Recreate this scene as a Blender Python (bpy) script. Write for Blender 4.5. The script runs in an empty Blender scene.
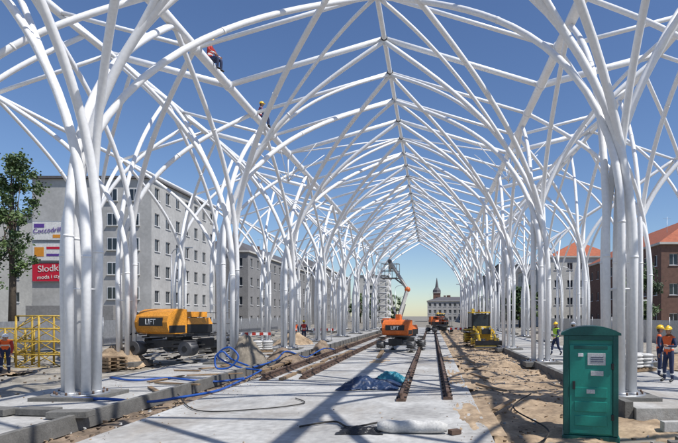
import bpy, bmesh, math, random
from mathutils import Vector, Matrix, noise
random.seed(7)
R=math.radians
scene=bpy.context.scene
# ------------------------------------------------------------------ materials
def mat(name,col,rough=.6,metal=0,var=.15,scale=4,bump=0,bscale=30,col2=None,spec=.5,detail=6,fine=.12,stain=0):
    m=bpy.data.materials.new(name); m.use_nodes=True
    nt=m.node_tree; b=nt.nodes['Principled BSDF']
    b.inputs['Roughness'].default_value=rough; b.inputs['Metallic'].default_value=metal
    b.inputs['Specular IOR Level'].default_value=spec
    tc=nt.nodes.new('ShaderNodeTexCoord')
    n=nt.nodes.new('ShaderNodeTexNoise'); n.inputs['Scale'].default_value=scale; n.inputs['Detail'].default_value=detail
    n.inputs['Roughness'].default_value=.65
    nt.links.new(tc.outputs['Object'],n.inputs['Vector'])
    r=nt.nodes.new('ShaderNodeValToRGB')
    c1=[max(0,c*(1-var)) for c in col]; c2=[min(1,c*(1+var)) for c in (col2 or col)]
    r.color_ramp.elements[0].position=.3; r.color_ramp.elements[1].position=.7
    r.color_ramp.elements[0].color=(*c1,1); r.color_ramp.elements[1].color=(*c2,1)
    nt.links.new(n.outputs['Fac'],r.inputs['Fac'])
    n3=nt.nodes.new('ShaderNodeTexNoise'); n3.inputs['Scale'].default_value=scale*9; n3.inputs['Detail'].default_value=4
    nt.links.new(tc.outputs['Object'],n3.inputs['Vector'])
    mr=nt.nodes.new('ShaderNodeMapRange'); mr.inputs['From Min'].default_value=.3; mr.inputs['From Max'].default_value=.7
    mr.inputs['To Min'].default_value=1-fine*1.5; mr.inputs['To Max'].default_value=1+fine*.6
    nt.links.new(n3.outputs['Fac'],mr.inputs['Value'])
    mx=nt.nodes.new('ShaderNodeVectorMath'); mx.operation='SCALE'
    nt.links.new(r.outputs['Color'],mx.inputs[0]); nt.links.new(mr.outputs['Result'],mx.inputs['Scale'])
    out=mx.outputs['Vector']
    if stain:
        n4=nt.nodes.new('ShaderNodeTexNoise'); n4.inputs['Scale'].default_value=.28; n4.inputs['Detail'].default_value=9; n4.inputs['Roughness'].default_value=.7
        mp=nt.nodes.new('ShaderNodeMapping'); mp.inputs['Scale'].default_value=(1.6,.5,1); mp.inputs['Location'].default_value=(3.1,7.7,0)
        nt.links.new(tc.outputs['Object'],mp.inputs['Vector']); nt.links.new(mp.outputs['Vector'],n4.inputs['Vector'])
        m4=nt.nodes.new('ShaderNodeMapRange'); m4.inputs['From Min'].default_value=.50; m4.inputs['From Max'].default_value=.68; m4.inputs['To Max'].default_value=stain
        nt.links.new(n4.outputs['Fac'],m4.inputs['Value'])
        mm=nt.nodes.new('ShaderNodeMix'); mm.data_type='RGBA'; nt.links.new(m4.outputs['Result'],mm.inputs['Factor'])
        nt.links.new(out,mm.inputs[6]); mm.inputs[7].default_value=(.25,.20,.145,1); out=mm.outputs[2]
    nt.links.new(out,b.inputs['Base Color'])
    if bump:
        n2=nt.nodes.new('ShaderNodeTexNoise'); n2.inputs['Scale'].default_value=bscale; n2.inputs['Detail'].default_value=5
        nt.links.new(tc.outputs['Object'],n2.inputs['Vector'])
        bp=nt.nodes.new('ShaderNodeBump'); bp.inputs['Strength'].default_value=bump; bp.inputs['Distance'].default_value=.02
        nt.links.new(n2.outputs['Fac'],bp.inputs['Height']); nt.links.new(bp.outputs['Normal'],b.inputs['Normal'])
    return m
M={}
M['steel']=mat('white_painted_steel',(.83,.83,.83),.36,var=.04,scale=1.2,fine=.05)
M['steel2']=mat('white_rod',(.76,.76,.76),.45,var=.05,fine=.04)
M['galv']=mat('galvanised',(.42,.43,.45),.4,.6,var=.2)
M['conc']=mat('concrete_slab',(.36,.35,.335),.85,var=.2,scale=.7,bump=.35,bscale=25,detail=10,col2=(.46,.455,.44),fine=.16,stain=.5)
M['conc2']=mat('concrete_platform',(.42,.41,.39),.85,var=.22,scale=1.1,bump=.3,detail=10,fine=.14,stain=.55)
M['concd']=mat('concrete_dark',(.15,.145,.135),.9,var=.3,scale=3,bump=.4)
M['cloth']=mat('geotextile',(.55,.54,.52),.9,var=.12,scale=3,bump=.5,bscale=18)
M['sand']=mat('sand',(.26,.18,.11),.95,var=.28,scale=1.1,bump=.8,bscale=12,col2=(.44,.33,.22),detail=12,fine=.18)
M['dust']=mat('dusty_gravel',(.22,.195,.155),.95,var=.25,scale=.9,bump=.8,bscale=12,col2=(.36,.33,.28),detail=12,fine=.2)
M['soil']=mat('soil',(.13,.095,.065),.95,var=.4,scale=1.5,bump=.8,bscale=10,col2=(.24,.18,.13),detail=12,fine=.2)
M['ground']=mat('ground',(.18,.16,.13),.95,var=.25,scale=.25,bump=.5,bscale=4,col2=(.27,.245,.205),detail=12)
M['rust']=mat('rust',(.12,.075,.055),.8,.2,var=.4,scale=6)
M['dark']=mat('dark_rubber',(.03,.028,.026),.8,var=.3,scale=5)
M['wood']=mat('timber',(.25,.17,.10),.8,var=.35,scale=6)
M['teal']=mat('teal_plastic',(.012,.25,.195),.42,var=.10,scale=3,fine=.06)
M['teald']=mat('dark_teal_plastic',(.007,.10,.085),.45,var=.1)
M['white']=mat('white_paint',(.8,.8,.8),.5,var=.04)
M['label']=mat('label',(.62,.64,.64),.5,var=.2,scale=40,fine=.4)
M['orange']=mat('orange_paint',(.70,.16,.03),.45,var=.2,scale=2,fine=.2)
M['yorange']=mat('amber_paint',(.74,.31,.035),.45,var=.2,scale=2,fine=.2)
M['yellow']=mat('yellow_paint',(.66,.43,.04),.5,var=.22,scale=2.5,fine=.2)
M['yellowd']=mat('weathered_yellow_paint',(.45,.30,.04),.6,var=.35,scale=6,fine=.2)
M['black']=mat('black_paint',(.02,.02,.022),.45,var=.2)
M['grey']=mat('machine_grey',(.10,.10,.105),.5,var=.25)
M['glass']=mat('window_glass',(.03,.04,.05),.08,var=.3,scale=.6)
M['tyre']=mat('tyre',(.022,.021,.02),.85,var=.4,scale=5)
M['blue']=mat('blue_hose',(.012,.075,.33),.45,var=.15)
M['tarpb']=mat('tarp_blue',(.015,.035,.09),.45,var=.35,scale=5)
M['tarpt']=mat('tarp_turquoise',(.025,.20,.27),.5,var=.3,scale=5)
M['sack']=mat('sack_cloth',(.22,.19,.15),.9,var=.35,scale=4,bump=.6)
M['skin']=mat('skin',(.45,.26,.18),.55,var=.08)
M['vest']=mat('hi_vis_orange',(.85,.14,.03),.7,var=.1)
M['lime']=mat('hi_vis_lime',(.45,.72,.05),.7,var=.1)
M['red']=mat('red_cloth',(.42,.03,.02),.7,var=.1)
M['navy']=mat('navy_cloth',(.02,.03,.08),.8,var=.2)
M['refl']=mat('reflective_tape',(.7,.7,.68),.3,var=.05)
M['hy']=mat('helmet_yellow',(.85,.55,.03),.35,var=.05)
M['hw']=mat('helmet_white',(.8,.8,.8),.35,var=.05)
M['plg']=mat('plaster_grey',(.44,.43,.41),.9,var=.16,scale=.3,detail=10,fine=.08)
M['plw']=mat('plaster_white',(.55,.53,.48),.9,var=.14,scale=.35,detail=10,fine=.08)
M['pld']=mat('plaster_dark',(.24,.235,.23),.9,var=.15,scale=.5)
M['brick']=mat('brick_wall',(.17,.095,.07),.9,var=.25,scale=2,detail=10)
M['tile']=mat('roof_tile',(.40,.12,.06),.85,var=.2,scale=2)
M['roofd']=mat('roof_dark',(.11,.105,.11),.8,var=.2)
M['bill_r']=mat('billboard_red',(.60,.012,.04),.5,var=.05)
M['bill_w']=mat('billboard_white',(.78,.76,.72),.5,var=.06,scale=.6)
M['bill_o']=mat('billboard_orange',(.75,.3,.03),.5,var=.1)
M['bill_v']=mat('billboard_violet',(.12,.05,.3),.5,var=.1)
M['bark']=mat('bark',(.09,.07,.05),.9,var=.3,scale=5)
M['leaf']=mat('leaf',(.045,.085,.02),.6,var=.35,scale=.8)
M['leafd']=mat('leaf_dark',(.02,.045,.012),.6,var=.35,scale=.8)
M['leafl']=mat('leaf_light',(.08,.13,.03),.6,var=.3,scale=.8)
# ------------------------------------------------------------------ mesh builder
class MB:
    def __init__(s): s.v=[];s.f=[];s.m=[];s.sm=[];s.mats=[]
    def mi(s,k):
        if k not in s.mats: s.mats.append(k)
        return s.mats.index(k)
    def face(s,idx,k,sm=False): s.f.append(idx); s.m.append(s.mi(k)); s.sm.append(sm)
    def poly(s,pts,k,sm=False):
        b=len(s.v); s.v+= [Vector(p) for p in pts]; s.face(list(range(b,b+len(pts))),k,sm)
    def box(s,c,sz,k,rz=0,rx=0,ry=0,taper=(1,1),tshift=(0,0)):
        b=len(s.v); m=Matrix.Rotation(rz,3,'Z')@Matrix.Rotation(ry,3,'Y')@Matrix.Rotation(rx,3,'X')
        for z in(-.5,.5):
            for x,y in((-.5,-.5),(.5,-.5),(.5,.5),(-.5,.5)):
                tx,ty=(taper if z>0 else (1,1)); sx,sy=(tshift if z>0 else(0,0))
                s.v.append(Vector(c)+m@Vector((x*sz[0]*tx+sx,y*sz[1]*ty+sy,z*sz[2])))
        for q in((0,3,2,1),(4,5,6,7),(0,1,5,4),(1,2,6,5),(2,3,7,6),(3,0,4,7)): s.face([b+i for i in q],k)
    def tube(s,pts,r,k,n=10,cap=True,sm=True):
        pts=[Vector(p) for p in pts]; N=len(pts)
        rs=r if isinstance(r,(list,tuple)) else [r]*N
        t=(pts[1]-pts[0]).normalized()
        a=Vector((0,0,1)) if abs(t.z)<.9 else Vector((1,0,0))
        u=t.cross(a).normalized(); b=len(s.v)
        for i,p in enumerate(pts):
            if i==0: tt=pts[1]-pts[0]
            elif i==N-1: tt=pts[-1]-pts[-2]
            else: tt=pts[i+1]-pts[i-1]
            tt.normalize(); u=(u-tt*u.dot(tt)).normalized(); w=tt.cross(u)
            for j in range(n):
                an=2*math.pi*j/n; s.v.append(p+(u*math.cos(an)+w*math.sin(an))*rs[i])
        for i in range(N-1):
            for j in range(n):
                j2=(j+1)%n; s.face([b+i*n+j,b+i*n+j2,b+(i+1)*n+j2,b+(i+1)*n+j],k,sm)
        if cap:
            s.face([b+j for j in range(n)][::-1],k); s.face([b+(N-1)*n+j for j in range(n)],k)
    def cyl(s,p0,p1,r,k,n=20): s.tube([p0,p1],r,k,n)
    def ball(s,c,r,k,nu=14,nv=9,zmin=-1,rot=None):
        if not isinstance(r,(list,tuple)): r=(r,r,r)
        b=len(s.v); c=Vector(c); lo=math.asin(max(-1,zmin))
        for i in range(nv+1):
            ph=lo+(math.pi/2-lo)*i/nv
            for j in range(nu):
                th=2*math.pi*j/nu
                p=Vector((math.cos(ph)*math.cos(th)*r[0],math.cos(ph)*math.sin(th)*r[1],math.sin(ph)*r[2]))
                if rot: p=rot@p
                s.v.append(c+p)
        for i in range(nv):
            for j in range(nu):
                j2=(j+1)%nu; s.face([b+i*nu+j,b+i*nu+j2,b+(i+1)*nu+j2,b+(i+1)*nu+j],k,True)
        s.face([b+j for j in range(nu)][::-1],k)
    def build(s,name,parent=None,bevel=0,loc=(0,0,0),rz=0):
        me=bpy.data.meshes.new(name); me.from_pydata([tuple(v) for v in s.v],[],s.f)
        for k in s.mats: me.materials.append(M[k])
        me.polygons.foreach_set('material_index',s.m); me.polygons.foreach_set('use_smooth',s.sm); me.update()
        o=bpy.data.objects.new(name,me); scene.collection.objects.link(o)
        o.location=loc; o.rotation_euler=(0,0,rz)
        if parent: o.parent=parent
        if bevel:
            bm=o.modifiers.new('bevel','BEVEL'); bm.width=bevel; bm.segments=2; bm.limit_method='ANGLE'; bm.angle_limit=R(40)
        return o
def empty(name,loc=(0,0,0),rz=0):
    o=bpy.data.objects.new(name,None); o.empty_display_size=.3; scene.collection.objects.link(o); o.location=loc; o.rotation_euler=(0,0,rz); return o
def bez(p0,p1,p2,p3,n):
    out=[]
    for i in range(n+1):
        t=i/n; a=(1-t)
        out.append(p0*a**3+p1*3*a*a*t+p2*3*a*t*t+p3*t**3)
    return out
def catmull(P,n=8):
    P=[Vector(p) for p in P]; P=[P[0]]+P+[P[-1]]; o=[]
    for i in range(1,len(P)-2):
        for j in range(n):
            t=j/n; a,b,c,d=P[i-1:i+3]
            o.append(.5*((2*b)+(c-a)*t+(2*a-5*b+4*c-d)*t*t+(3*b-a-3*c+d)*t**3))
    o.append(P[-2]); return o
# ------------------------------------------------------------------ canopy
XL,XR=-9.2,4.9; CX=(XL+XR)/2; RZ=14.7; PZ=12.6; SZ=14.0; EZ=12.2
SP=10.0; Y0=-6.1; NB=10; YE=Y0+SP*(NB-1); ND=SP/3
canopy=empty('tram_stop_canopy')
def tree(tx,ty,targets,gz,seed,ring=.37,R0=.112):
    mb=MB(); rnd=random.Random(seed)
    tg=sorted(targets,key=lambda t: math.atan2(t[0][1]-ty,t[0][0]-tx)); n=len(tg)
    for i,(t,forks) in enumerate(tg):
        t=Vector(t); d=Vector((t.x-tx,t.y-ty,0)); 
        an=2*math.pi*i/n+.35
        base=Vector((tx+math.cos(an)*ring*.95,ty+math.sin(an)*ring*.95,gz+.18))
        rr=R0*rnd.choice((1,1,.88))
        h1=rnd.uniform(3.6,4.6)
        top=Vector((base.x+math.cos(an)*.04,base.y+math.sin(an)*.04,h1)); dz=t.z-h1
        C=bez(top,top+Vector((0,0,dz*.55)),t-d*.42-Vector((0,0,dz*.20)),t,20)
        mb.tube([base]+C,rr,'steel',12)
        mb.cyl((base.x,base.y,gz+.12),(base.x,base.y,gz+.2),rr*1.8,'galv',12)
        tt=(C[1]-C[0]).normalized(); mb.cyl(top-tt*.03,top+tt*.03,rr*1.06,'steel',12)
        q=C[11]; tt=(C[12]-C[10]).normalized(); mb.cyl(q-tt*.03,q+tt*.03,rr*1.08,'steel',12)
        for f,ft in enumerate(forks):
            ft=Vector(ft); k=6 if f%2 else 7; s0=C[k]; tn=(C[k+1]-C[k-1]).normalized(); L=(ft-s0).length
            dd=Vector((ft.x-s0.x,ft.y-s0.y,0)); hz=ft.z-s0.z
            mb.tube(bez(s0,s0+tn*L*.38,ft-dd*.38-Vector((0,0,hz*.2)),ft,14),rr*.74,'steel',10)
    pts=[(tx+math.cos(a*math.pi/8)*ring*.93,ty+math.sin(a*math.pi/8)*ring*.93,2.9) for a in range(17)]
    mb.tube(pts,.02,'steel2',6)
    mb.box((tx,ty,gz+.02),(1.6,1.6,.2),'concd')
    mb.cyl((tx,ty,gz+.1),(tx,ty,gz+.15),.66,'galv',20)
    for a in range(12): mb.cyl((tx+.58*math.cos(a*.5236),ty+.58*math.sin(a*.5236),gz+.14),(tx+.58*math.cos(a*.5236),ty+.58*math.sin(a*.5236),gz+.22),.025,'rust',6)
    return mb.build('column_cluster',canopy)
rods=MB()
for k in range(NB):
    y=Y0+SP*k
    for tx,o in((XL,-1),(XR,1)):
        T=[((CX,y,RZ-.1),[(CX,y-ND,RZ-.1),(CX,y+ND,RZ-.1)]),((CX,y-2*ND,RZ-.1),[]),((CX,y+2*ND,RZ-.1),[]),
           ((tx,y-5,PZ),[]),((tx,y+5,PZ),[]),
           ((tx+o*5.3,y,SZ-.1),[(tx+o*5.3,y-ND,SZ-.1),(tx+o*5.3,y+ND,SZ-.1)])]
        tree(tx,y,T,.05,k*7+o)
        if k%2==0:
            for a in range(6):
                an=2*math.pi*(a+.5)/6; rods.tube([(tx,y,10.8),(tx+math.cos(an)*2.4,y+math.sin(an)*2.4,PZ+.27)],.025,'steel2',6)
            rods.tube([(tx,y,10.7),(tx,y,PZ)],.05,'steel',8)
        x2=tx+o*4.6
        T=[((tx,y-ND,PZ),[]),((tx,y+ND,PZ),[]),((x2+o*.7,y-5,SZ),[]),((x2+o*.7,y+5,SZ),[]),((x2+o*6,y,EZ),[])]
        tree(x2,y,T,.05,k*11+o,.34,.10)
        x3=tx+o*9.3; y3=y+5
        T=[((x2+o*.7,y3-ND,SZ),[]),((x2+o*.7,y3+ND,SZ),[]),((x3+o*1.3,y3-5,EZ),[]),((x3+o*1.3,y3+5,EZ),[])]
        if k<NB-1: tree(x3,y3,T,.05,k*13+o,.34,.10)
rods.build('umbrella_rods',canopy)
roof=MB()
ya,yb=Y0-5,YE+5
roof.tube([(CX,ya,RZ),(CX,yb,RZ)],.11,'steel',12)
n=int(round((yb-ya)/ND))
for tx,o in((XL,-1),(XR,1)):
    roof.tube([(tx,ya,PZ),(tx,yb,PZ)],.19,'steel',14)
    sx=tx+o*5.3; ex=tx+o*10.6
    roof.tube([(sx,ya,SZ),(sx,yb,SZ)],.17,'steel',12)
    roof.tube([(ex,ya,EZ),(ex,yb,EZ)],.11,'steel',12)
    for i in range(n+2):
        y=Y0-2*ND+ND*i
        if y<ya-.1 or y>yb+.1: continue
        ph=i%3
        roof.tube([(CX,y,RZ),(tx,y,PZ)],.12 if ph==2 else .085,'steel',10)
        if ph!=0: roof.tube([(tx,y,PZ),(sx,y,SZ)],.15 if ph==2 else .085,'steel',10)
        if ph==2: roof.tube([(sx,y,SZ),(ex,y,EZ)],.09,'steel',8)
        if y+ND<=yb and y>30:
            if ph==2: roof.tube([(tx,y,PZ),(CX,y+ND,RZ)],.045,'steel',8)
        roof.cyl((CX,y-.12,RZ),(CX,y+.12,RZ),.15,'steel',12); roof.cyl((tx,y-.14,PZ),(tx,y+.14,PZ),.23,'steel',12)
roof.build('roof_grid',canopy)
# ------------------------------------------------------------------ ground works
g=MB(); g.poly([(-2500,-600,-.3),(2500,-600,-.3),(2500,4000,-.3),(-2500,4000,-.3)],'ground'); g.build('ground')
s=MB(); rnd=random.Random(3)
y=-12
while y<100:
    s.box((-2.55,y+3,-.1),(7.3,5.975,.2),'conc'); y+=6
s.build('tram_track_slab',bevel=.01)
def sheet(name,x0,x1,y0,y1,dx,dy,fn,k):
    mb=MB(); nx=int((x1-x0)/dx)+1; ny=int((y1-y0)/dy)+1
    for j in range(ny):
        for i in range(nx):
            x=x0+(x1-x0)*i/(nx-1); yy=y0+(y1-y0)*j/(ny-1); mb.v.append(Vector((x,yy,fn(x,yy))))
    for j in range(ny-1):
        for i in range(nx-1): a=j*nx+i; mb.face([a,a+1,a+nx+1,a+nx],k,True)
    return mb.build(name)
def nz(x,y,sc,s=0): return noise.fractal(Vector((x*sc,y*sc,s)),1,2,5)
def sandz(x,y):
    t=max(0,min(1,(y-10.8)/4)); b=-.27+.17*t
    e=min(1,(x-1.13)/.4)
    rut=-.05*math.exp(-((x-2.2-.15*math.sin(y*.2))/.16)**2)-.05*math.exp(-((x-3.7-.15*math.sin(y*.2))/.16)**2)
    return b+.08*nz(x,y,.9)+.03*nz(x,y,4)+.02*e+rut
sheet('sand_ground',1.12,5.2,4,100,.08,.14,sandz,'sand')
sheet('trench_ground',-7.5,-6.2,-5,100,.1,.2,lambda x,y:-.19+.07*nz(x,y,1.3,3)+.03*nz(x,y,5),'soil')
p=MB()
y=-10
while y<97:
    p.box((-9.3,y+2.5,-.08),(3.7,4.98,.32),'conc2')
    y+=5
p.build('platform',bevel=.015)
p=MB(); y=12.2
while y<97:
    p.box((7.0,y+2.5,-.1),(4.6,4.98,.36),'conc2'); y+=5
p.build('platform',bevel=.015)
sheet('gravel_ground',-24,-11.15,-5,95,.3,.35,lambda x,y:-.10+.13*nz(x,y,.5,5)+.03*nz(x,y,3),'dust')
sheet('gravel_ground',9.3,26,2,95,.35,.4,lambda x,y:-.06+.14*nz(x,y,.5,9)+.04*nz(x,y,3),'dust')
k=MB()
k.box((-7.36,40,.0),(.12,95,.36),'concd'); 
y=12.3
while y<95: k.box((4.58,y+.5,.0),(.2,.98,.42),'concd'); y+=1
k.build('platform_kerb',bevel=.01)
def rail(name,x,y0,y1,z=0):
    mb=MB(); L=y1-y0; c=(y0+y1)/2
    mb.box((x,c,z+.03),(.25,L,.056),'rust')
    mb.box((x,c,z+.07),(.15,L,.024),'rust'); mb.box((x,c,z+.13),(.03,L,.10),'rust'); mb.box((x,c,z+.2),(.075,L,.045),'rust')
    yy=y0+.3
    while yy<y1: mb.box((x-.1,yy,z+.075),(.07,.1,.03),'dark'); mb.box((x+.1,yy,z+.075),(.07,.1,.03),'dark'); yy+=.75
    return mb.build(name,bevel=.004)
rail('tram_rail',-.80,13.6,98); rail('tram_rail',.42,13.9,98); rail('tram_rail',-5.75,18,98); rail('tram_rail',-4.5,18.4,98)
w=MB()
for i in range(7): w.box((-5.1+rnd.uniform(-.1,.1),19+i*2.2,.05),(.16,1.9,.08),'wood',rz=rnd.uniform(-.1,.1))
w.box((-2.9,30,.06),(.2,5,.1),'wood',rz=.05); w.box((-6.7,23,.06),(.2,5,.1),'wood',rz=.05)
for i in range(6): w.box((1.6+rnd.uniform(-.2,.4),13+i*3.1,0.03),(.14,1.6,.05),'wood',rz=rnd.uniform(-.6,.6))
for i in range(12): w.box((-8.6+rnd.uniform(-1,1),15+i*1.3,.105+.02),(.12,rnd.uniform(.8,2),.04),'wood',rz=rnd.uniform(-1.5,1.5))
w.build('timber_planks',bevel=.005)
rb=MB()
def stone(c,r,kk):
    b=len(rb.v)
    for dz in(-1,1):
        for a in range(5):
            an=a*1.257+dz*.3; q=r*rnd.uniform(.6,1.1); rb.v.append(Vector((c[0]+math.cos(an)*q,c[1]+math.sin(an)*q,c[2]+dz*r*rnd.uniform(.3,.6))))
    rb.face([b+i for i in range(5)][::-1],kk); rb.face([b+5+i for i in range(5)],kk)
    for i in range(5): j=(i+1)%5; rb.face([b+i,b+j,b+5+j,b+5+i],kk)
for i in range(2600):
    z=rnd.random()
    if z<.35: x=rnd.uniform(1.15,4.5); yy=rnd.uniform(8,45); zz=sandz(x,yy)+.01
    elif z<.5: x=rnd.uniform(-7.2,-6.3); yy=rnd.uniform(8,45); zz=-.12
    elif z<.75: x=random.choice((-6.2+abs(rnd.gauss(0,.5)),1.05-abs(rnd.gauss(0,.35)),rnd.uniform(-6,1))); yy=rnd.uniform(8.5,50); zz=.006
    elif z<.85: x=rnd.uniform(-11,-7.6); yy=rnd.uniform(10,40); zz=.09
    else: x=rnd.uniform(-22,-11.3); yy=rnd.uniform(12,45); zz=-.03
    stone((x,yy,zz),(rnd.uniform(.006,.022) if .5<z<.85 else rnd.uniform(.015,.06)),rnd.choice(['conc','soil','sand','sand']))
rb.build('rubble')
for si,(px,py,rx_,ry_) in enumerate([(.9,12,.5,2.2),(.85,19,.45,3),(.8,27,.5,3),(-2.6,26,.7,2)]):
    mb=MB(); nn=26
    for j in range(nn):
        for i in range(nn):
            u=(i/(nn-1)-.5)*2; v=(j/(nn-1)-.5)*2; d=math.sqrt(u*u+v*v)
            mb.v.append(Vector((px+u*rx_,py+v*ry_,-.012+.03*(1-d)+.022*nz(u*2,v*2,1.6,si))))
    for j in range(nn-1):
        for i in range(nn-1):
            a=j*nn+i; mb.face([a,a+1,a+nn+1,a+nn],'sand',True)
    mb.build('sand_spill')
def mound(name,c,rx,ry,h,kk,seed,steep=1.5,rg=.5):
    mb=MB(); n=44
    for j in range(n):
        for i in range(n):
            u=(i/(n-1)-.5)*2; v=(j/(n-1)-.5)*2; d=math.sqrt(u*u+v*v)
            z=h*max(0,1-d**steep)*(1+rg*nz(u+seed,v,1.3,seed))+.07*h*nz(u,v,7,seed)-.06
            mb.v.append(Vector((c[0]+u*rx+.1*rx*nz(u,v,2,seed+4),c[1]+v*ry,c[2]+z)))
    for j in range(n-1):
        for i in range(n-1): a=j*n+i; mb.face([a,a+1,a+n+1,a+n],kk,True)
    return mb.build(name)
mound('sand_pile',(-14.2,24,0),1.4,1.2,1.0,'sand',1); mound('sand_pile',(-18.6,20.5,0),2.2,1.5,.8,'sand',2)
mound('sand_pile',(-8.0,23.0,0),.85,.85,1.35,'sack',3,1.9,.4); mound('sand_pile',(-7.3,26.5,0),1,1.2,.7,'soil',4,rg=.3)
mound('sand_pile',(-10.5,40,0),1.6,2,1.0,'sand',5); mound('sand_pile',(12,24,0),2,2,.7,'sand',6); mound('sand_pile',(3.3,24,-.1),.9,1.2,.35,'sand',8)
mound('sand_pile',(-6.9,33,0),.6,1.4,.8,'soil',9,rg=.3)
h=MB(); hr=.036
h.tube(catmull([(-9.6,14.9,.14),(-9.2,13.4,.14),(-8.0,13.2,.13),(-7.3,13.6,.0),(-6.7,13.9,.05),(-6.2,15.2,.05),(-6.3,17,.05),(-6.5,19,.05),(-6.6,20.5,.1)]),hr,'blue',10)
h.tube(catmull([(-6.6,20.5,.1),(-7.6,20.9,.18),(-8.4,20.9,.55),(-8.3,20.9,.85),(-7.95,20.9,.95),(-7.6,20.8,.6),(-7.9,20.7,.2),(-8.4,20.7,.17),(-8.5,20.8,.6),(-8.2,20.8,.8),(-7.9,20.9,.5),(-7.3,21.6,.1)]),hr,'blue',10)
h.tube(catmull([(-7.3,21.6,.1),(-7.1,24,.2),(-7.0,25.5,.5),(-6.5,27,.1),(-6.6,29,.06),(-6.3,31,.3),(-6.0,33,.1)]),hr,'blue',10)
h.tube(catmull([(-10.8,17.8,.14),(-9.6,17.0,.14),(-8.8,17.6,.14),(-8.0,17.2,.14),(-7.2,17.8,.0),(-6.6,18.6,.02)]),hr,'blue',10)
h.build('blue_hose')
h=MB()
h.tube(catmull([(-7,14.6,.05),(-5.4,12.2,.03),(-4.0,12.4,.03),(-3.2,13.2,.03),(-3.6,14,.03)]),.014,'dark',8)
h.tube(catmull([(-2.6,10.4,.03),(-2.0,10.8,.05),(-1.6,10.3,.04),(-1.1,10.7,.05)]),.02,'dark',8)
h.tube(catmull([(1.2,9,-.2),(1.9,9.8,-.2),(2.4,11,-.15),(2.0,13,-.05),(2.8,15,.0)]),.018,'dark',8)
h.build('electric_cable')
def tarp(name,c,rx,ry,h,kk,seed):
    mb=MB(); n=64
    for j in range(n):
        for i in range(n):
            u=(i/(n-1)-.5)*2; v=(j/(n-1)-.5)*2; d=max(abs(u),abs(v))**1.6
            z=max(.012,h*(1-d)*(1+.5*nz(u*1.0,v,1.2,seed))+h*.42*(1-abs(nz(u,v,3.0,seed)))-h*.3)
            rg=1+.25*nz(u,v,1.2,seed+7)
            mb.v.append(Vector((c[0]+u*rx*rg,c[1]+v*ry*rg,c[2]+z)))
    for j in range(n-1):
        for i in range(n-1): a=j*n+i; mb.face([a,a+1,a+n+1,a+n],kk,True)
    return mb.build(name)
tarp('tarpaulin',(-1.95,16.4,.0),.9,.8,.30,'tarpb',2); tarp('tarpaulin',(-1.35,17.6,.02),.6,.5,.30,'tarpt',5)
tarp('tarpaulin',(-1.35,10.1,.0),.42,.3,.1,'black',6)
r=MB(); P=[(-1.02+.145*i,10.0-.012*i,.12+.012*math.sin(i*1.9)) for i in range(10)]
r.tube(P,[.08,.115,.125,.115,.13,.12,.11,.125,.115,.07],'cloth',14); r.box((.42,9.85,.05),(.2,.16,.08),'rust',rz=.5)
r.build('rolled_geotextile')
kb=MB()
for i in range(5): kb.box((5.3+i*.42,11.2+i*.12,-.12+.0*i),(.95,.16,.22),'conc2',rz=.15+i*.25)
for i in range(4): kb.box((4.3+.3*i,9.1+.35*i,-.2),(1.0,.2,.16),'concd',rz=rnd.uniform(-.5,.5))
kb.build('kerbstone_stack',bevel=.012)
kb=MB()
for i in range(4): kb.box((-10.2+i*.9,11.2+rnd.uniform(-.2,.2),.17),(.8,.35,.14),'concd',rz=rnd.uniform(-.3,.3))
kb.build('kerbstone_stack',bevel=.012)
def pallet(loc,rz,bags):
    e=empty('cement_bag_pallet' if bags else 'wooden_pallet',loc,rz); m=MB()
    for L in range(1 if bags else 4):
        for i in range(6): m.box((-.5+i*.2,0,.13+.15*L),(.12,.8,.022),'wood')
        for yv in(-.36,0,.36): m.box((0,yv,.07+.15*L),(1.2,.1,.09),'wood')
    m.build('pallet',e)
    if bags:
        b=MB()
        for L in range(4):
            for i in range(2):
                for j in range(2): b.ball((-.29+.58*i+rnd.uniform(-.03,.03),-.2+.4*j,.22+.13*L),(.31,.22,.085),'cloth',12,8)
        b.build('bags',e)
pallet((-9.9,31,.08),.3,True); pallet((6.8,21.5,.08),.2,False); pallet((7.9,20.4,.08),.5,True); pallet((-13.2,21.6,-.05),-.4,False)
def barrier(loc,rz):
    m=MB()
    for i in range(8): m.box((-.875+.25*i,0,.95),(.25,.03,.2),'red' if i%2 else 'white')
    for x in(-.8,.8): m.tube([(x,0,0),(x,0,1.06)],.025,'galv',8); m.tube([(x,-.3,.02),(x,.3,.02)],.025,'galv',8)
    m.build('construction_barrier',loc=loc,rz=rz)
barrier((-12.3,37,.0),.2); barrier((-9.5,46,.08),-.2); barrier((2.6,55,-.05),.1)
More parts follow.
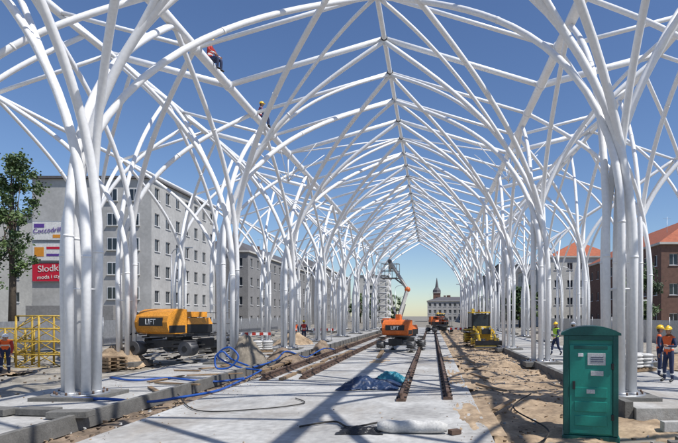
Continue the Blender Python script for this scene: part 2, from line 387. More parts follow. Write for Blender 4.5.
# ------------------------------------------------------------------ portable toilet
def toilet(loc,rz):
    e=empty('portable_toilet',loc,rz)
    b=MB(); W,D,H=1.04,1.04,2.0
    b.box((0,0,.06),(W+.06,D+.06,.12),'teald')
    b.box((0,.0,.12+H/2),(W,D,H),'teal')
    b.build('cabin',e,.02)
    d=MB(); f=-D/2
    for x in(-W/2+.05,W/2-.05): d.box((x,f-.02,.12+H/2),(.1,.06,H-.02),'teald')
    d.box((0,f-.02,H+.06),(W-.2,.06,.1),'teald'); d.box((0,f-.015,1.04),(W-.24,.04,1.76),'teal')
    for i in range(3): d.box((0,f-.04,.42+i*.28),(W-.42,.02,.20),'teal')
    d.box((0,f-.04,1.87),(W-.4,.015,.07),'teald')
    for i in range(5): d.box((W/2+.004,-.35+.17*i,1.02),(.02,.08,1.7),'teald'); d.box((-W/2-.004,-.35+.17*i,1.02),(.02,.08,1.7),'teald')
    for z in(.5,1.5): d.box((W/2-.11,f-.045,z),(.05,.03,.12),'black')
    d.build('door',e,.01)
    l=MB(); l.box((.11,f-.042,1.64),(.34,.012,.24),'label'); l.box((-.19,f-.042,1.72),(.1,.012,.07),'white'); l.box((.12,f-.042,1.36),(.24,.012,.10),'label')
    l.box((-.32,f-.05,1.12),(.05,.05,.16),'black'); l.box((.0,f-.053,1.0),(.16,.012,.08),'label')
    for i in range(3): l.box((.12,f-.052,1.68-.045*i),(.24,.008,.014),'navy')
    l.build('labels',e,.004)
    r=MB(); n=10; zb=2.11
    for i in range(n):
        x0=-W/2-.05+(W+.1)*i/n; x1=-W/2-.05+(W+.1)*(i+1)/n
        z=lambda x: zb+.04+.14*(1-(abs(x)/(W/2+.05))**2.5)
        f0,f1=-D/2-.07,D/2+.05
        r.poly([(x0,f0,z(x0)),(x1,f0,z(x1)),(x1,f1,z(x1)),(x0,f1,z(x0))],'teald',True)
        r.poly([(x0,f0,zb),(x1,f0,zb),(x1,f0,z(x1)),(x0,f0,z(x0))],'teald'); r.poly([(x0,f1,zb),(x0,f1,z(x0)),(x1,f1,z(x1)),(x1,f1,zb)],'teald')
    for sx in(-1,1): r.poly([(sx*(W/2+.05),f0,zb),(sx*(W/2+.05),f1,zb),(sx*(W/2+.05),f1,zb+.04),(sx*(W/2+.05),f0,zb+.04)],'teald')
    r.build('roof',e)
toilet((3.27,11.0,-.29),-.25)
# ------------------------------------------------------------------ vehicles
def wheel(mb,c,r,w,hub='grey'):
    x,y,z=c
    prof=[(-.5,.62),(-.5,.90),(-.38,1),(.38,1),(.5,.90),(.5,.62)]
    mb.tube([(x+w*a,y,z) for a,_ in prof],[r*q for _,q in prof],'tyre',26)
    mb.tube([(x-w*.505,y,z),(x+w*.505,y,z)],r*.48,hub,18); mb.tube([(x-w*.53,y,z),(x+w*.53,y,z)],r*.2,'black',12)
    for i in range(22):
        an=2*math.pi*i/22; mb.box((x,y+math.cos(an)*r,z+math.sin(an)*r),(w*.86,r*.07,r*.05),'tyre',rx=an-math.pi/2)
def boomlift(loc,rz,col,raised,s=1,wr=.5,tr=0):
    """tr = turntable slew relative to the chassis"""
    e=empty('boom_lift',loc,rz); e.scale=(s,s,s)
    up=wr-.5
    c=MB(); c.box((0,0,.66+up),(1.1,2.4,.32),'grey'); c.box((0,-1.15,.55+up),(2.0,.2,.2),'grey'); c.box((0,1.15,.55+up),(2.0,.2,.2),'grey'); c.cyl((0,0,.8+up),(0,0,1.0+up),.5,'black',24)
    c.box((0,1.28,.7+up),(.9,.2,.4),'black'); c.box((0,-1.28,.7+up),(.9,.2,.4),'black')
    c.build('chassis',e,.03)
    w=MB()
    for x in(-1.05,1.05):
        for y in(-1.2,1.2): wheel(w,(x,y,wr),wr,.48,'grey')
    w.build('wheels',e)
    up*=.8
    t=MB(); t.box((0,.0,1.08),(1.5,2.0,.18),'grey')
    prof=[(.45,1.12),(1.2,1.12),(1.35,1.2),(1.43,1.4),(1.45,1.6),(1.38,1.85),(1.22,2.02),(1.0,2.12),(.75,2.15),(.45,2.12)]
    b=len(t.v); N=len(prof)
    for X in(-.9,.9):
        for (yy,zz) in prof: t.v.append(Vector((X,yy,zz)))
    t.face([b+i for i in range(N)],col); t.face([b+N+i for i in range(N)][::-1],col)
    for i in range(N): j=(i+1)%N; t.face([b+i,b+N+i,b+N+j,b+j],col,False)
    for sx in(-1,1):
        t.box((sx*.62,-.28,1.32),(.52,1.35,.34),'black'); t.box((sx*.62,-.28,1.64),(.54,1.38,.28),col,taper=(.75,.85))
        t.box((sx*.905,.95,1.32),(.02,.8,.30),'black')
    t.box((0,1.44,1.62),(1.3,.04,.34),'black',rx=.03)
    t.box((0,.40,2.0),(1.2,.1,.22),'black')
    tb=t.build('turntable',e,.04); tb.rotation_euler=(0,0,tr); tb.location=(0,0,up)
    tc=bpy.data.curves.new('lettering','FONT'); tc.body='LIFT'; tc.size=.32; tc.align_x='CENTER'; tc.extrude=.006
    to=bpy.data.objects.new('lettering',tc); scene.collection.objects.link(to); to.parent=tb; to.location=(0,1.467,1.51); to.rotation_euler=(R(90),0,R(180)); tc.materials.append(M['white'])
    b=MB()
    if raised:
        b.box((0,.6,2.2),(.3,.5,.6),col)
        p0=Vector((0,.6,2.3)); p1=Vector((-.35,-.2,4.2)); p2=Vector((.75,.3,6.1)); p3=Vector((.95,-.4,5.5))
        b.tube([p0,p1],.15,'conc2',4,sm=False); b.tube([p1,p2],.12,'conc2',4,sm=False); b.tube([p2,p3],.08,'conc2',4,sm=False)
        b.tube([(0,.35,2.0),(-.25,-.0,3.2)],.06,'grey',8); b.tube([p1+Vector((0,0,.1)),p1+(p2-p1)*.5+Vector((.25,0,-.2))],.05,'grey',8); b.ball(p1,.2,col); b.ball(p2,.15,'grey')
        b.tube([(.3,-.4,1.9),(1.0,-.9,3.2),(1.15,-1.0,4.2)],.09,'conc2',4,sm=False)
        k=p3; S=.55
    else:
        b.box((0,-.3,1.92),(.28,2.2,.24),col); b.box((0,-1.55,1.88),(.2,.4,.18),'conc2')
        b.tube([(0,.4,1.5),(0,-.9,1.8)],.07,'grey',8); k=Vector((0,-2.1,1.5)); S=.7
    bo=b.build('boom',e,.01); bo.rotation_euler=(0,0,tr); bo.location=(0,0,up)
    q=MB(); gk='grey'
    for dz in(-.5,0,.5):
        for a,bb in(((-S,-.35),(S,-.35)),((S,-.35),(S,.35)),((S,.35),(-S,.35)),((-S,.35),(-S,-.35))):
            q.tube([k+Vector((*a,dz)),k+Vector((*bb,dz))],.02,gk,6)
    for x in(-S,0,S):
        for y in(-.35,.35): q.tube([k+Vector((x,y,-.5)),k+Vector((x,y,.5))],.02,gk,6)
    q.box(k+Vector((0,0,-.5)),(2*S,.7,.04),'grey'); q.box(k+Vector((0,-.3,.3)),(.4,.2,.25),'black')
    qo=q.build('basket',e); qo.rotation_euler=(0,0,tr); qo.location=(0,0,up)
    return e
boomlift((-11.9,25.0,.06),R(78),'yorange',False,1.1,.62,R(80))
boomlift((-1.9,33.2,.0),R(165),'orange',True,.92)
boomlift((.9,66,.0),R(20),'orange',False,1.0)
boomlift((-5.2,70,.0),R(120),'orange',False,.9)
def loader(loc,rz,s=1):
    e=empty('backhoe_loader',loc,rz); e.scale=(s,s,s)
    c=MB(); c.box((0,.4,.95),(.95,3.2,.5),'yellow'); c.box((0,-1.0,1.35),(.9,1.5,.62),'yellow',taper=(.92,.9)); c.box((0,-1.77,1.3),(.7,.05,.45),'black')
    for x in(-.85,.85): c.box((x,1.0,1.35),(.5,1.4,.1),'yellow'); 
    for x in(-.28,.28): c.cyl((x,-1.8,1.5),(x,-1.74,1.5),.09,'label',12)
    c.build('body',e,.05)
    cb=MB()
    cb.box((0,.75,2.72),(1.5,1.6,.12),'yellow')
    for x in(-.7,.7):
        for y in(.02,1.45): cb.box((x,y,2.0),(.08,.08,1.35),'black')
    cb.box((0,.03,2.05),(1.3,.03,1.15),'glass'); cb.box((0,1.46,2.05),(1.3,.03,1.15),'glass')
    for x in(-.71,.71): cb.box((x,.74,2.1),(.03,1.3,1.1),'glass')
    cb.box((0,.74,1.4),(1.4,1.5,.14),'yellow'); cb.cyl((0,.7,2.78),(0,.7,2.95),.07,'orange',10)
    for x in(-.5,.5): cb.box((x,-.1,2.62),(.18,.08,.12),'label')
    cb.build('cab',e,.02)
    w=MB()
    for x in(-.9,.9): wheel(w,(x,1.1,.72),.72,.46,'yellow'); wheel(w,(x,-1.2,.52),.52,.36,'yellow')
    w.build('wheels',e)
    b=MB()
    for x in(-.62,.62): b.tube([(x,-.2,1.6),(x,-1.6,1.25),(x,-2.3,.5)],.09,'yellow',4,sm=False); b.tube([(x,-.9,1.1),(x,-1.9,1.1)],.05,'galv',8)
    P=[(-.12,.55),(-.3,.62),(-.05,.1),(-.65,.05),(-.7,.10),(-.2,.16)]
    for i in range(len(P)-1):
        (a,z0),(a2,z1)=P[i],P[i+1]; b.poly([(-1.05,-2.2+a,z0),(1.05,-2.2+a,z0),(1.05,-2.2+a2,z1),(-1.05,-2.2+a2,z1)],'grey')
    for x in(-1.05,1.05): b.poly([(x,-2.5,.62),(x,-2.25,.1),(x,-2.9,.08)],'yellowd')
    b.box((0,-2.3,.36),(2.0,.06,.46),'yellowd'); b.build('front_bucket',e)
    h=MB(); h.tube([(0,2.0,1),(0,2.3,2.6),(0,2.9,3.0)],.13,'yellow',4,sm=False); h.tube([(0,2.9,3.0),(0,3.1,1.5)],.1,'yellow',4,sm=False); h.box((0,3.0,1.2),(.6,.5,.5),'grey'); h.box((0,2.0,.9),(1.9,.2,.3),'yellow'); h.build('backhoe_arm',e)
loader((3.55,38.5,-.05),R(8),.92)
loader((1.6,96,-.1),R(10))
def lattice(loc,rz,w,h,d,name='scaffold_frame_stack'):
    e=empty(name,loc,rz); m=MB(); x=w/2;yy=d/2
    nz_=max(1,round(h/.6))
    for sx in(-x,0,x):
        for sy in(-yy,yy): m.tube([(sx,sy,0),(sx,sy,h)],.045,'yellowd',6)
    for i in range(nz_+1):
        z=h*i/nz_
        for sy in(-yy,yy): m.tube([(-x,sy,z),(x,sy,z)],.035,'yellowd',6)
        for sx in(-x,0,x): m.tube([(sx,-yy,z),(sx,yy,z)],.03,'yellowd',6)
        if i<nz_:
            z2=h*(i+1)/nz_
            for sy in(-yy,yy):
                m.tube([(-x,sy,z),(0,sy,z2)],.022,'yellowd',6); m.tube([(0,sy,z2),(x,sy,z)],.022,'yellowd',6)
            for sx in(-x,x): m.tube([(sx,-yy,z),(sx,yy,z2)],.022,'yellowd',6)
    m.build('frames',e)
lattice((-17.6,24.2,-.1),.1,1.9,2.3,1.1); lattice((-19.2,22.4,-.1),-.1,1.6,1.2,1.2); lattice((-20.3,25.5,-.1),.3,1.6,1.7,1)
# ------------------------------------------------------------------ people
def person(name,loc,rz,pose='stand',vest='vest',helmet='hy',trous='navy',sleeve='navy'):
    e=empty(name,loc,rz)
    J={'pel':((0,0,.95),(.135,.10)),'sp':((0,.0,1.12),(.135,.10)),'ch':((0,0,1.33),(.155,.115)),'nb':((0,.01,1.47),(.075,.07)),'nt':((0,-.01,1.56),(.055,.055))}
    for s,n in((-1,'L'),(1,'R')):
        J['sh'+n]=((s*.18,0,1.42),(.07,.07)); J['el'+n]=((s*.25,.03,1.14),(.05,.05)); J['wr'+n]=((s*.26,-.10,.91),(.033,.033)); J['pa'+n]=((s*.26,-.13,.84),(.028,.042))
        J['hi'+n]=((s*.095,0,.90),(.095,.10)); J['kn'+n]=((s*.11,-.02,.50),(.068,.072)); J['an'+n]=((s*.12,.02,.10),(.048,.05)); J['to'+n]=((s*.14,-.15,.05),(.045,.04))
    def setj(k,p): J[k]=(p,J[k][1])
    if pose=='walk':
        setj('knL',(-.1,-.17,.52)); setj('anL',(-.1,-.22,.12)); setj('toL',(-.11,-.40,.07)); setj('knR',(.1,.06,.5)); setj('anR',(.1,.30,.16)); setj('toR',(.11,.17,.05))
        setj('elL',(-.25,.12,1.15)); setj('wrL',(-.26,.12,.92)); setj('paL',(-.26,.10,.84)); setj('elR',(.25,-.08,1.15)); setj('wrR',(.24,-.28,1.0)); setj('paR',(.24,-.35,.97))
    if pose=='talk':
        setj('elR',(.28,-.03,1.16)); setj('wrR',(.16,-.27,1.18)); setj('paR',(.12,-.33,1.21)); setj('anL',(-.17,.02,.1)); setj('toL',(-.2,-.15,.05)); setj('knL',(-.14,-.02,.5))
    if pose=='sit':
        for s,n in((-1,'L'),(1,'R')):
            setj('hi'+n,(s*.1,0,.10)); setj('kn'+n,(s*.13,-.42,.12)); setj('an'+n,(s*.13,-.40,-.30)); setj('to'+n,(s*.13,-.55,-.36))
            setj('el'+n,(s*.28,-.1,.40)); setj('wr'+n,(s*.2,-.32,.28)); setj('pa'+n,(s*.18,-.38,.22)); setj('sh'+n,(s*.18,-.03,.60))
        setj('pel',(0,0,.14)); setj('sp',(0,.02,.30)); setj('ch',(0,-.01,.50)); setj('nb',(0,-.03,.65)); setj('nt',(0,-.06,.73))
    if pose=='bend':
        setj('sp',(0,-.08,1.08)); setj('ch',(0,-.24,1.22)); setj('nb',(0,-.36,1.30)); setj('nt',(0,-.44,1.35))
        for s,n in((-1,'L'),(1,'R')): setj('sh'+n,(s*.18,-.30,1.25)); setj('el'+n,(s*.22,-.38,.98)); setj('wr'+n,(s*.18,-.52,.78)); setj('pa'+n,(s*.16,-.57,.72))
    E=[('pel','sp'),('sp','ch'),('ch','nb'),('nb','nt')]
    for n in'LR': E+=[('ch','sh'+n),('sh'+n,'el'+n),('el'+n,'wr'+n),('wr'+n,'pa'+n),('pel','hi'+n),('hi'+n,'kn'+n),('kn'+n,'an'+n),('an'+n,'to'+n)]
    keys=list(J); idx={k:i for i,k in enumerate(keys)}
    me=bpy.data.meshes.new('tmp'); me.from_pydata([J[k][0] for k in keys],[(idx[a],idx[b]) for a,b in E],[])
    o=bpy.data.objects.new('tmp',me); scene.collection.objects.link(o)
    md=o.modifiers.new('s','SKIN')
    if not me.skin_vertices: 
        bpy.context.view_layer.objects.active=o
        try: bpy.ops.mesh.customdata_skin_add()
        except Exception: pass
    sv=me.skin_vertices[0].data
    for k in keys: sv[idx[k]].radius=J[k][1]; sv[idx[k]].use_root=(k=='pel')
    md.use_smooth_shade=True
    sb=o.modifiers.new('ss','SUBSURF'); sb.levels=2; sb.render_levels=2
    dg=bpy.context.evaluated_depsgraph_get(); ev=o.evaluated_get(dg); m2=bpy.data.meshes.new_from_object(ev)
    bpy.data.objects.remove(o)
    def mk(a,b,z):
        if 'pa' in b: return 'skin'
        if b[:2]=='wr': return sleeve
        if b[:2]=='el': return sleeve
        if b[:2]in('hi','kn'): return trous
        if b[:2]=='an': return trous
        if b[:2]=='to': return 'black'
        if b=='nt': return 'skin'
        return vest
    use=[vest,sleeve,trous,'skin','black','refl']
    for k in use: m2.materials.append(M[k])
    zb=J['sp'][0][2]
    for p in m2.polygons:
        c=p.center; best=9
        for a,b in E:
            A=Vector(J[a][0]);B=Vector(J[b][0]); t=max(0,min(1,(c-A).dot(B-A)/(B-A).length_squared)); d=(c-(A+(B-A)*t)).length-.5*(J[a][1][0]*(1-t)+J[b][1][0]*t)
            if d<best: best=d; kk=mk(a,b,c.z); bb=b
        if kk==vest and pose!='sit' and c.z<.93: kk=trous
        if kk==vest and abs(c.z-zb)<.03: kk='refl'
        if kk==trous and bb[:2]=='an' and abs(c.z-.28)<.025: kk='refl'
        p.material_index=use.index(kk); p.use_smooth=True
    bo=bpy.data.objects.new('body',m2); scene.collection.objects.link(bo); bo.parent=e
    h=MB(); nt=Vector(J['nt'][0])
    hc=nt+Vector((0,-.015,.10)) if pose!='bend' else nt+Vector((0,-.08,.05))
    h.ball(hc,(.076,.092,.115),'skin',18,12)
    h.ball(hc+Vector((0,-.03,-.07)),(.05,.055,.045),'skin',12,8)
    h.tube([hc+Vector((0,-.085,.02)),hc+Vector((0,-.112,-.022)),hc+Vector((0,-.088,-.03))],[.008,.016,.01],'skin',8)
    for s in(-1,1):
        h.ball(hc+Vector((s*.03,-.083,.015)),.012,'white',8,6); h.ball(hc+Vector((s*.03,-.092,.015)),.006,'black',6,5); h.ball(hc+Vector((s*.078,0,0)),(.012,.022,.032),'skin',8,6)
        h.tube([hc+Vector((s*.015,-.09,.035)),hc+Vector((s*.045,-.08,.035))],.004,'bark',5)
    h.tube([hc+Vector((-.022,-.085,-.058)),hc+Vector((0,-.091,-.06)),hc+Vector((.022,-.085,-.058))],.005,'red',6)
    h.ball(hc+Vector((0,.03,-.01)),(.079,.075,.10),'bark',14,8)
    h.build('head',e)
    k=MB(); k.ball(hc+Vector((0,.005,.035)),(.112,.132,.115),helmet,20,9,zmin=0)
    k.ball(hc+Vector((0,-.03,.034)),(.118,.165,.018),helmet,20,6,zmin=-.9); k.tube([hc+Vector((0,-.10,.12)),hc+Vector((0,0,.155)),hc+Vector((0,.10,.12))],.014,helmet,8)
    k.build('helmet',e)
    hd=MB()
    for s,n in((-1,'L'),(1,'R')):
        wr=Vector(J['wr'+n][0]); pa=Vector(J['pa'+n][0]); d=(pa-wr).normalized(); side=Vector((0,1,0)) if abs(d.y)<.7 else Vector((1,0,0)); side=(side-d*side.dot(d)).normalized(); nn=Vector((-s,0,0)) if abs(d.y)<.7 else Vector((0,0,-1))
        for i,L in enumerate((.065,.078,.072,.055)):
            b=pa+side*(.03-.02*i); hd.tube([b,b+d*L*.5+nn*.004,b+d*L*.8+nn*.018,b+d*L*.95+nn*.035],[.010,.0095,.009,.007],'skin',7)
        b=wr+d*.03-side*.02; hd.tube([b,b+d*.03-side*.028+nn*.01,b+d*.062-side*.034+nn*.02],[.012,.011,.009],'skin',7)
    hd.build('fingers',e)
    return e
person('construction_worker',(7.55,16.9,.08),R(-60),'talk','vest','hy')
person('construction_worker',(7.85,18.3,.08),R(70),'stand','vest','hy')
person('construction_worker',(-10.55,40.8,.08),R(20),'stand','vest','hw')
person('construction_worker',(-10.05,41.6,.08),R(200),'walk','red','hy')
person('construction_worker',(7.3,27.5,.08),R(90),'stand','lime','hw',sleeve='lime')
person('construction_worker',(6.6,28.2,.08),R(-60),'walk','lime','hy')
person('construction_worker',(-16.6,20.6,-.02),R(40),'bend','vest','hw',sleeve='red')
person('construction_worker',(-2.9,52,.0),R(0),'walk','vest','hy')
person('construction_worker',(4.2,47,-.1),R(150),'stand','vest','hw')
person('construction_worker',(-9.2,28.4,PZ+.12),R(100),'sit','red','hy',trous='navy',sleeve='navy')
person('construction_worker',(-9.2,22.0,PZ+.12),R(80),'sit','red','hy',trous='navy',sleeve='red')
# ------------------------------------------------------------------ buildings
def facade(mb,o,u,nrm,W,H,cols,rows,ww,wh,wall,glass='glass',frame='white',z0=0):
    o=Vector(o);u=Vector(u);nrm=Vector(nrm);up=Vector((0,0,1)); cw=W/cols; ch=H/rows
    P=lambda a,z,d=0: o+u*a+up*(z)-nrm*d
    for j in range(rows):
        for i in range(cols):
            a0=i*cw;a1=a0+cw;b0=z0+j*ch;b1=b0+ch; wa=a0+(cw-ww)/2; wb=wa+ww; za=b0+(ch-wh)*.5; zb=za+wh
            for q in([P(a0,b0),P(a1,b0),P(a1,za),P(a0,za)],[P(a0,zb),P(a1,zb),P(a1,b1),P(a0,b1)],[P(a0,za),P(wa,za),P(wa,zb),P(a0,zb)],[P(wb,za),P(a1,za),P(a1,zb),P(wb,zb)]): mb.poly(q,wall)
            d=.2
            for q in([P(wa,za),P(wb,za),P(wb,za,d),P(wa,za,d)],[P(wa,zb,d),P(wb,zb,d),P(wb,zb),P(wa,zb)],[P(wa,za,d),P(wa,zb,d),P(wa,zb),P(wa,za)],[P(wb,za),P(wb,zb),P(wb,zb,d),P(wb,za,d)]): mb.poly(q,wall)
            mb.poly([P(wa,za,d),P(wb,za,d),P(wb,zb,d),P(wa,zb,d)],glass)
            t=.07
            for q in([P(wa,za,.15),P(wb,za,.15),P(wb,za+t,.15),P(wa,za+t,.15)],[P(wa,zb-t,.15),P(wb,zb-t,.15),P(wb,zb,.15),P(wa,zb,.15)],[P(wa,za+t,.15),P(wa+t,za+t,.15),P(wa+t,zb-t,.15),P(wa,zb-t,.15)],[P(wb-t,za+t,.15),P(wb,za+t,.15),P(wb,zb-t,.15),P(wb-t,zb-t,.15)],[P((wa+wb-t)/2,za+t,.15),P((wa+wb+t)/2,za+t,.15),P((wa+wb+t)/2,zb-t,.15),P((wa+wb-t)/2,zb-t,.15)]): mb.poly(q,frame)
            c=P((wa+wb)/2,za-.04,-.05); mb.box(c,(abs(u.x)*(ww+.2)+abs(nrm.x)*.12,abs(u.y)*(ww+.2)+abs(nrm.y)*.12,.07),frame)
def building(name,x0,x1,y0,y1,H,rows,cx,cy,wall,roofk='roofd',pitch=0,ww=1.2,wh=1.6,blindfront=False):
    e=empty(name); m=MB(); b=-.3; W=x1-x0;D=y1-y0; h=H-b
    if blindfront: m.poly([(x0,y0,b),(x1,y0,b),(x1,y0,H),(x0,y0,H)],wall)
    else: facade(m,(x0,y0,b),(1,0,0),(0,-1,0),W,h,cx,rows,ww,wh,wall)
    facade(m,(x1,y0,b),(0,1,0),(1,0,0),D,h,cy,rows,ww,wh,wall)
    facade(m,(x0,y1,b),(0,-1,0),(-1,0,0),D,h,cy,rows,ww,wh,wall)
    m.poly([(x1,y1,b),(x0,y1,b),(x0,y1,H),(x1,y1,H)],wall)
    m.build('walls',e)
    r=MB(); o=.35
    r.box(((x0+x1)/2,(y0+y1)/2,H+.15),(W+2*o,D+2*o,.296),roofk if pitch==0 else 'plw')
    if pitch:
        z=H+.3; X0,X1,Y0_,Y1=x0-o,x1+o,y0-o,y1+o
        if W<D:
            cxm=(X0+X1)/2; q=W*.35; A=(cxm,Y0_+q,z+pitch);B=(cxm,Y1-q,z+pitch)
            r.poly([(X0,Y0_,z),(X1,Y0_,z),A],roofk); r.poly([(X1,Y0_,z),(X1,Y1,z),B,A],roofk); r.poly([(X1,Y1,z),(X0,Y1,z),B],roofk); r.poly([(X0,Y1,z),(X0,Y0_,z),A,B],roofk)
        else:
            cy_=(Y0_+Y1)/2; q=D*.35; A=(X0+q,cy_,z+pitch);B=(X1-q,cy_,z+pitch)
            r.poly([(X0,Y0_,z),(X1,Y0_,z),B,A],roofk); r.poly([(X1,Y0_,z),(X1,Y1,z),B],roofk); r.poly([(X1,Y1,z),(X0,Y1,z),A,B],roofk); r.poly([(X0,Y1,z),(X0,Y0_,z),A],roofk)
    rr=random.Random(len(name)+int(x0))
    for i in range(4):
        xx=rr.uniform(x0+W*.2,x1-W*.2); yy=rr.uniform(y0+D*.2,y1-D*.2); r.box((xx,yy,H+.9+pitch*.6),(1,.6,1.8),'brick')
    for i in range(3):
        xx=rr.uniform(x0+1,x1-1); yy=rr.uniform(y0+1,y0+D*.4); r.tube([(xx,yy,H),(xx,yy,H+2.6+pitch*.5)],.03,'galv',5); r.box((xx,yy,H+2.3+pitch*.5),(1.2,.03,.03),'galv')
    r.build('roof',e)
    return e
A=building('apartment_building',-51.3,-36,68,88,19.8,6,5,7,'plg',blindfront=True)
m=MB()
for j in range(6):
    for xx in(-41.0,-38.2):
        z=1.2+j*3.15
        m.box((xx,67.99,z+.8),(1.3,.06,1.6),'white'); m.box((xx-.31,67.97,z+.8),(.52,.06,1.44),'glass'); m.box((xx+.31,67.97,z+.8),(.52,.06,1.44),'glass'); m.box((xx,67.9,z-.05),(1.5,.2,.08),'plw')
m.box((-43,67.9,10),(.15,.15,19),'galv')
m.box((-45.5,67.2,1.6),(11,1.4,3.8),'pld')
m.build('gable_windows',A)
bb=MB()
def board(z,k): 
    bb.box((-48.9,67.85,z),(4.5,.16,2.45),'galv'); bb.box((-48.9,67.75,z),(4.35,.05,2.3),k)
board(13.1,'bill_w'); board(10.45,'bill_w'); board(7.8,'bill_r')
bb.box((-50.2,67.71,13.75),(1.3,.02,.5),'bill_v'); bb.box((-47.7,67.71,12.4),(1.5,.02,.4),'bill_o'); bb.box((-50.2,67.71,10.4),(1.2,.02,1.2),'bill_o'); bb.box((-48.3,67.71,10.0),(1.9,.02,.3),'bill_v'); bb.box((-48.3,67.71,10.9),(1.9,.02,.3),'bill_r')
for z in(11.75,9.1): bb.box((-48.9,67.8,z),(4.6,.3,.08),'galv')
BB=bb.build('billboard')
def text(s,loc,size,k,par):
    c=bpy.data.curves.new('lettering','FONT'); c.body=s; c.size=size; c.align_x='CENTER'; c.extrude=.01
    o=bpy.data.objects.new('lettering',c); scene.collection.objects.link(o); o.location=loc; o.rotation_euler=(R(90),R(-4),0); c.materials.append(M[k]); o.parent=par
text('Coccodrillo',(-48.9,67.68,12.9),.85,'bill_v',BB); text('Slodki',(-48.9,67.69,7.9),1.2,'bill_w',BB); text('moda i styl',(-48.9,67.69,7.0),.7,'bill_w',BB)
building('apartment_building',-78,-54,84,108,18,5,7,6,'plw')
building('tenement_house',-44,-34,98,150,14,4,3,14,'pld',pitch=3)
building('tenement_house',-46,-33,160,215,17,5,4,14,'pld',pitch=3)
building('brick_tenement_house',32,46,74,108,12.2,3,4,9,'brick','tile',pitch=4.5)
building('tenement_house',26,40,116,160,15,4,5,12,'plw','tile',pitch=4)
building('office_building',22,42,175,230,19,6,6,14,'pld')
building('town_hall_building',-2,20,232,250,8.6,3,10,5,'plg',pitch=2)
building('apartment_building',-34,-20,235,260,20,6,5,8,'plw')
ch=empty('church_tower',(2.5,275,0)); m=MB(); m.box((0,0,7),(3.8,3.8,14),'brick'); m.box((0,0,14.15),(4.3,4.3,.3),'plw')
m.tube([(0,0,14.3),(0,0,15.6),(0,0,17),(0,0,22)],[2.1,2.0,.9,.1],'roofd',8,sm=False)
for z in(6,11): m.box((0,-1.92,z),(.9,.06,2),'glass')
m.build('tower',ch)
st=empty('scaffold_tower',(-15.5,172,-.3)); m=MB(); w=1.9
m.box((0,0,7),(2.4,2.4,14),'plw')  # pale core and light rods: distance haze put into the tower's colours
for z in range(0,12):
    zz=z*2
    for a,b_ in(((-w,-w),(w,-w)),((w,-w),(w,w)),((w,w),(-w,w)),((-w,w),(-w,-w))):
        m.tube([(*a,zz),(*b_,zz)],.08,'steel2',5); m.tube([(*a,zz),(*b_,zz+2)],.05,'steel2',5)
        m.tube([(*a,zz),(*a,zz+2)],.09,'steel2',5)
m.tube([(0,0,24),(0,0,28)],[.4,.05],'steel2',8); m.tube([(-3,0,24.2),(4,0,24.2)],.12,'steel2',6); m.build('scaffold',st)
# ------------------------------------------------------------------ vegetation
def treeobj(name,specs,leaf=.3,nclump=60,per=90):
    mb=MB(); rn=random.Random(len(specs)*31+int(specs[0][0]))
    for (x,y,h,cr,ch) in specs:
        c=Vector((x,y,h-ch)); 
        mb.tube([(x,y,-.3),(x+.1,y,h*.3),(x-.1,y,h*.55),(x,y,h*.85)],[.03*h*.6,.02*h*.7,.014*h*.6,.03],'bark',8)
        for i in range(nclump):
            while True:
                p=Vector((rn.uniform(-1,1),rn.uniform(-1,1),rn.uniform(-1,1)))
                if .3<p.length<1: break
            p=Vector((p.x*cr*(1-.35*max(0,p.z)),p.y*cr*(1-.35*max(0,p.z)),p.z*ch))
            if i%4==0:
                s0=Vector((x,y,h*.35+rn.random()*h*.3)); q=c+p; mb.tube([s0,(s0+q)/2+Vector((0,0,-.4)),q],[.09,.06,.02],'bark',5)
            kk=rn.choice(['leaf','leaf','leafd','leafl']); rr=cr*rn.uniform(.12,.26)
            for j in range(per):
                d=Vector((rn.gauss(0,1),rn.gauss(0,1),rn.gauss(0,.8)))*rr*.55; o=c+p+d
                n1=Vector((rn.uniform(-1,1),rn.uniform(-1,1),rn.uniform(-1,1))).normalized(); n2=n1.orthogonal().normalized()*leaf*rn.uniform(.5,1); n1=n1*leaf*rn.uniform(.4,.8)
                mb.poly([o-n1,o+n2*.6,o+n1,o-n2*.6],kk)
    return mb.build(name)
treeobj('street_tree',[(-43.6,55,21,3.0,7.8)],.24,64,90)
treeobj('street_tree',[(-52.5,60,15,3.5,5.5)],.3,50,80)
treeobj('street_tree',[(27.5,70,9,3.0,3.6)],.27,50,80)
treeobj('background_trees',[(14+rnd.uniform(-1,1)+i*3.0,150+rnd.uniform(-15,15),rnd.uniform(8,10),3.2,4) for i in range(3)]+[(-26+i*4,200+rnd.uniform(-10,10),rnd.uniform(9,12),4,4.5) for i in range(4)]+[(17+i*2,118-i*3,9,3,3.8) for i in range(3)],.5,28,40)
f=MB()
y=26
while y<96:
    for x in(-27,19.5):
        f.box((x,y+1.72,.85),(.03,3.35,2.0),'galv'); f.tube([(x,y,-.3),(x,y,2.1)],.03,'galv',6)
    y+=3.5
f.build('construction_fence')
def lamp(x,y,h,s):
    m=MB(); m.tube([(x,y,-.3),(x,y,h*.5),(x,y,h)],[.12,.09,.06],'galv',10); m.tube(catmull([(x,y,h),(x+s*.4,y,h+.5),(x+s*1.6,y,h+.7)],5),.045,'galv',8); m.box((x+s*1.9,y,h+.68),(.8,.26,.12),'galv'); m.build('street_lamp')
lamp(-28.5,58,9,1); lamp(-28.5,88,9,1); lamp(20.8,80,9,-1); lamp(8,125,9,-1); lamp(-9,130,9,1); lamp(14,105,9,-1)
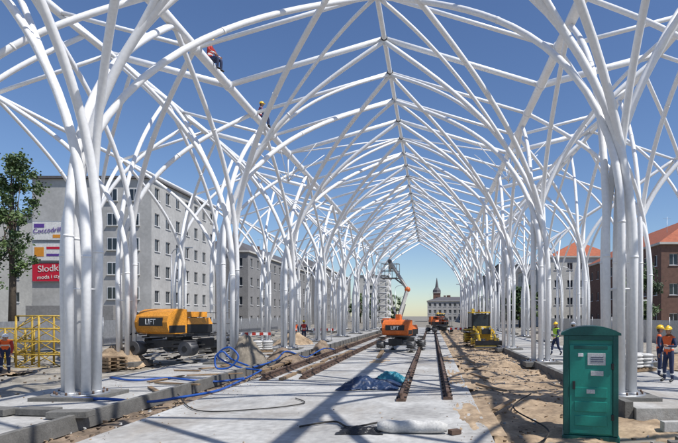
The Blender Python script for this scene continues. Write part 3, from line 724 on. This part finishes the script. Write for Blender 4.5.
def car(loc,rz,k):
    e=empty('parked_car',loc,rz); b=MB()
    b.box((0,0,.55),(1.75,4.3,.5),k,taper=(.96,.98)); b.box((0,.15,1.08),(1.6,2.5,.56),'glass',taper=(.82,.68)); b.box((0,.15,1.385),(1.32,1.66,.05),k); b.box((0,-2.13,.5),(1.4,.08,.14),'black')
    for x in(-.6,.6): b.box((x,-2.14,.65),(.3,.06,.14),'label')
    b.build('body',e,.07); w=MB()
    for x in(-.78,.78):
        for y in(-1.3,1.3): wheel(w,(x,y,.32),.32,.2,'galv')
    w.build('wheels',e)
M['carb']=mat('car_blue',(.04,.08,.16),.3,var=.05); M['carw']=mat('car_silver',(.5,.51,.52),.3,.4,var=.05)
car((-30.5,52,-.3),.1,'carb'); car((-31,60,-.3),0,'carw'); car((-31,67,-.3),0,'carb'); car((-30,78,-.3),0,'carw'); car((-47,50,-.3),1.5,'carw')
# ------------------------------------------------------------------ light / sky / camera
EL,AZ=R(56),R(118)
w=bpy.data.worlds.new('World'); scene.world=w; w.use_nodes=True; nt=w.node_tree
bg=nt.nodes['Background']; sk=nt.nodes.new('ShaderNodeTexSky'); sk.sky_type='NISHITA'; sk.sun_disc=False
sk.sun_elevation=EL; sk.sun_rotation=AZ; sk.air_density=1.0; sk.dust_density=.25; sk.ozone_density=4.0
hs=nt.nodes.new('ShaderNodeHueSaturation'); hs.inputs['Saturation'].default_value=1.08; hs.inputs['Hue'].default_value=.507
nt.links.new(sk.outputs['Color'],hs.inputs['Color']); nt.links.new(hs.outputs['Color'],bg.inputs['Color']); bg.inputs['Strength'].default_value=.12
L=bpy.data.lights.new('sun','SUN'); L.energy=5.0; L.angle=R(.5); L.color=(1,.97,.92)
lo=bpy.data.objects.new('sun',L); scene.collection.objects.link(lo)
sd=Vector((math.cos(EL)*math.sin(AZ),math.cos(EL)*math.cos(AZ),math.sin(EL)))
lo.rotation_euler=sd.to_track_quat('Z','Y').to_euler(); lo.location=(20,-10,30)
cam=bpy.data.cameras.new('camera'); co=bpy.data.objects.new('camera',cam); scene.collection.objects.link(co)
co.location=(0,0,2.2); co.rotation_euler=(R(90),0,0); cam.sensor_fit='HORIZONTAL'; cam.sensor_width=36; cam.lens=28.14
cam.shift_x=-93/678; cam.shift_y=94.5/678; cam.clip_end=6000; cam.clip_start=.05
scene.camera=co
scene.view_settings.view_transform='Standard'; scene.view_settings.look='None'; scene.view_settings.exposure=0
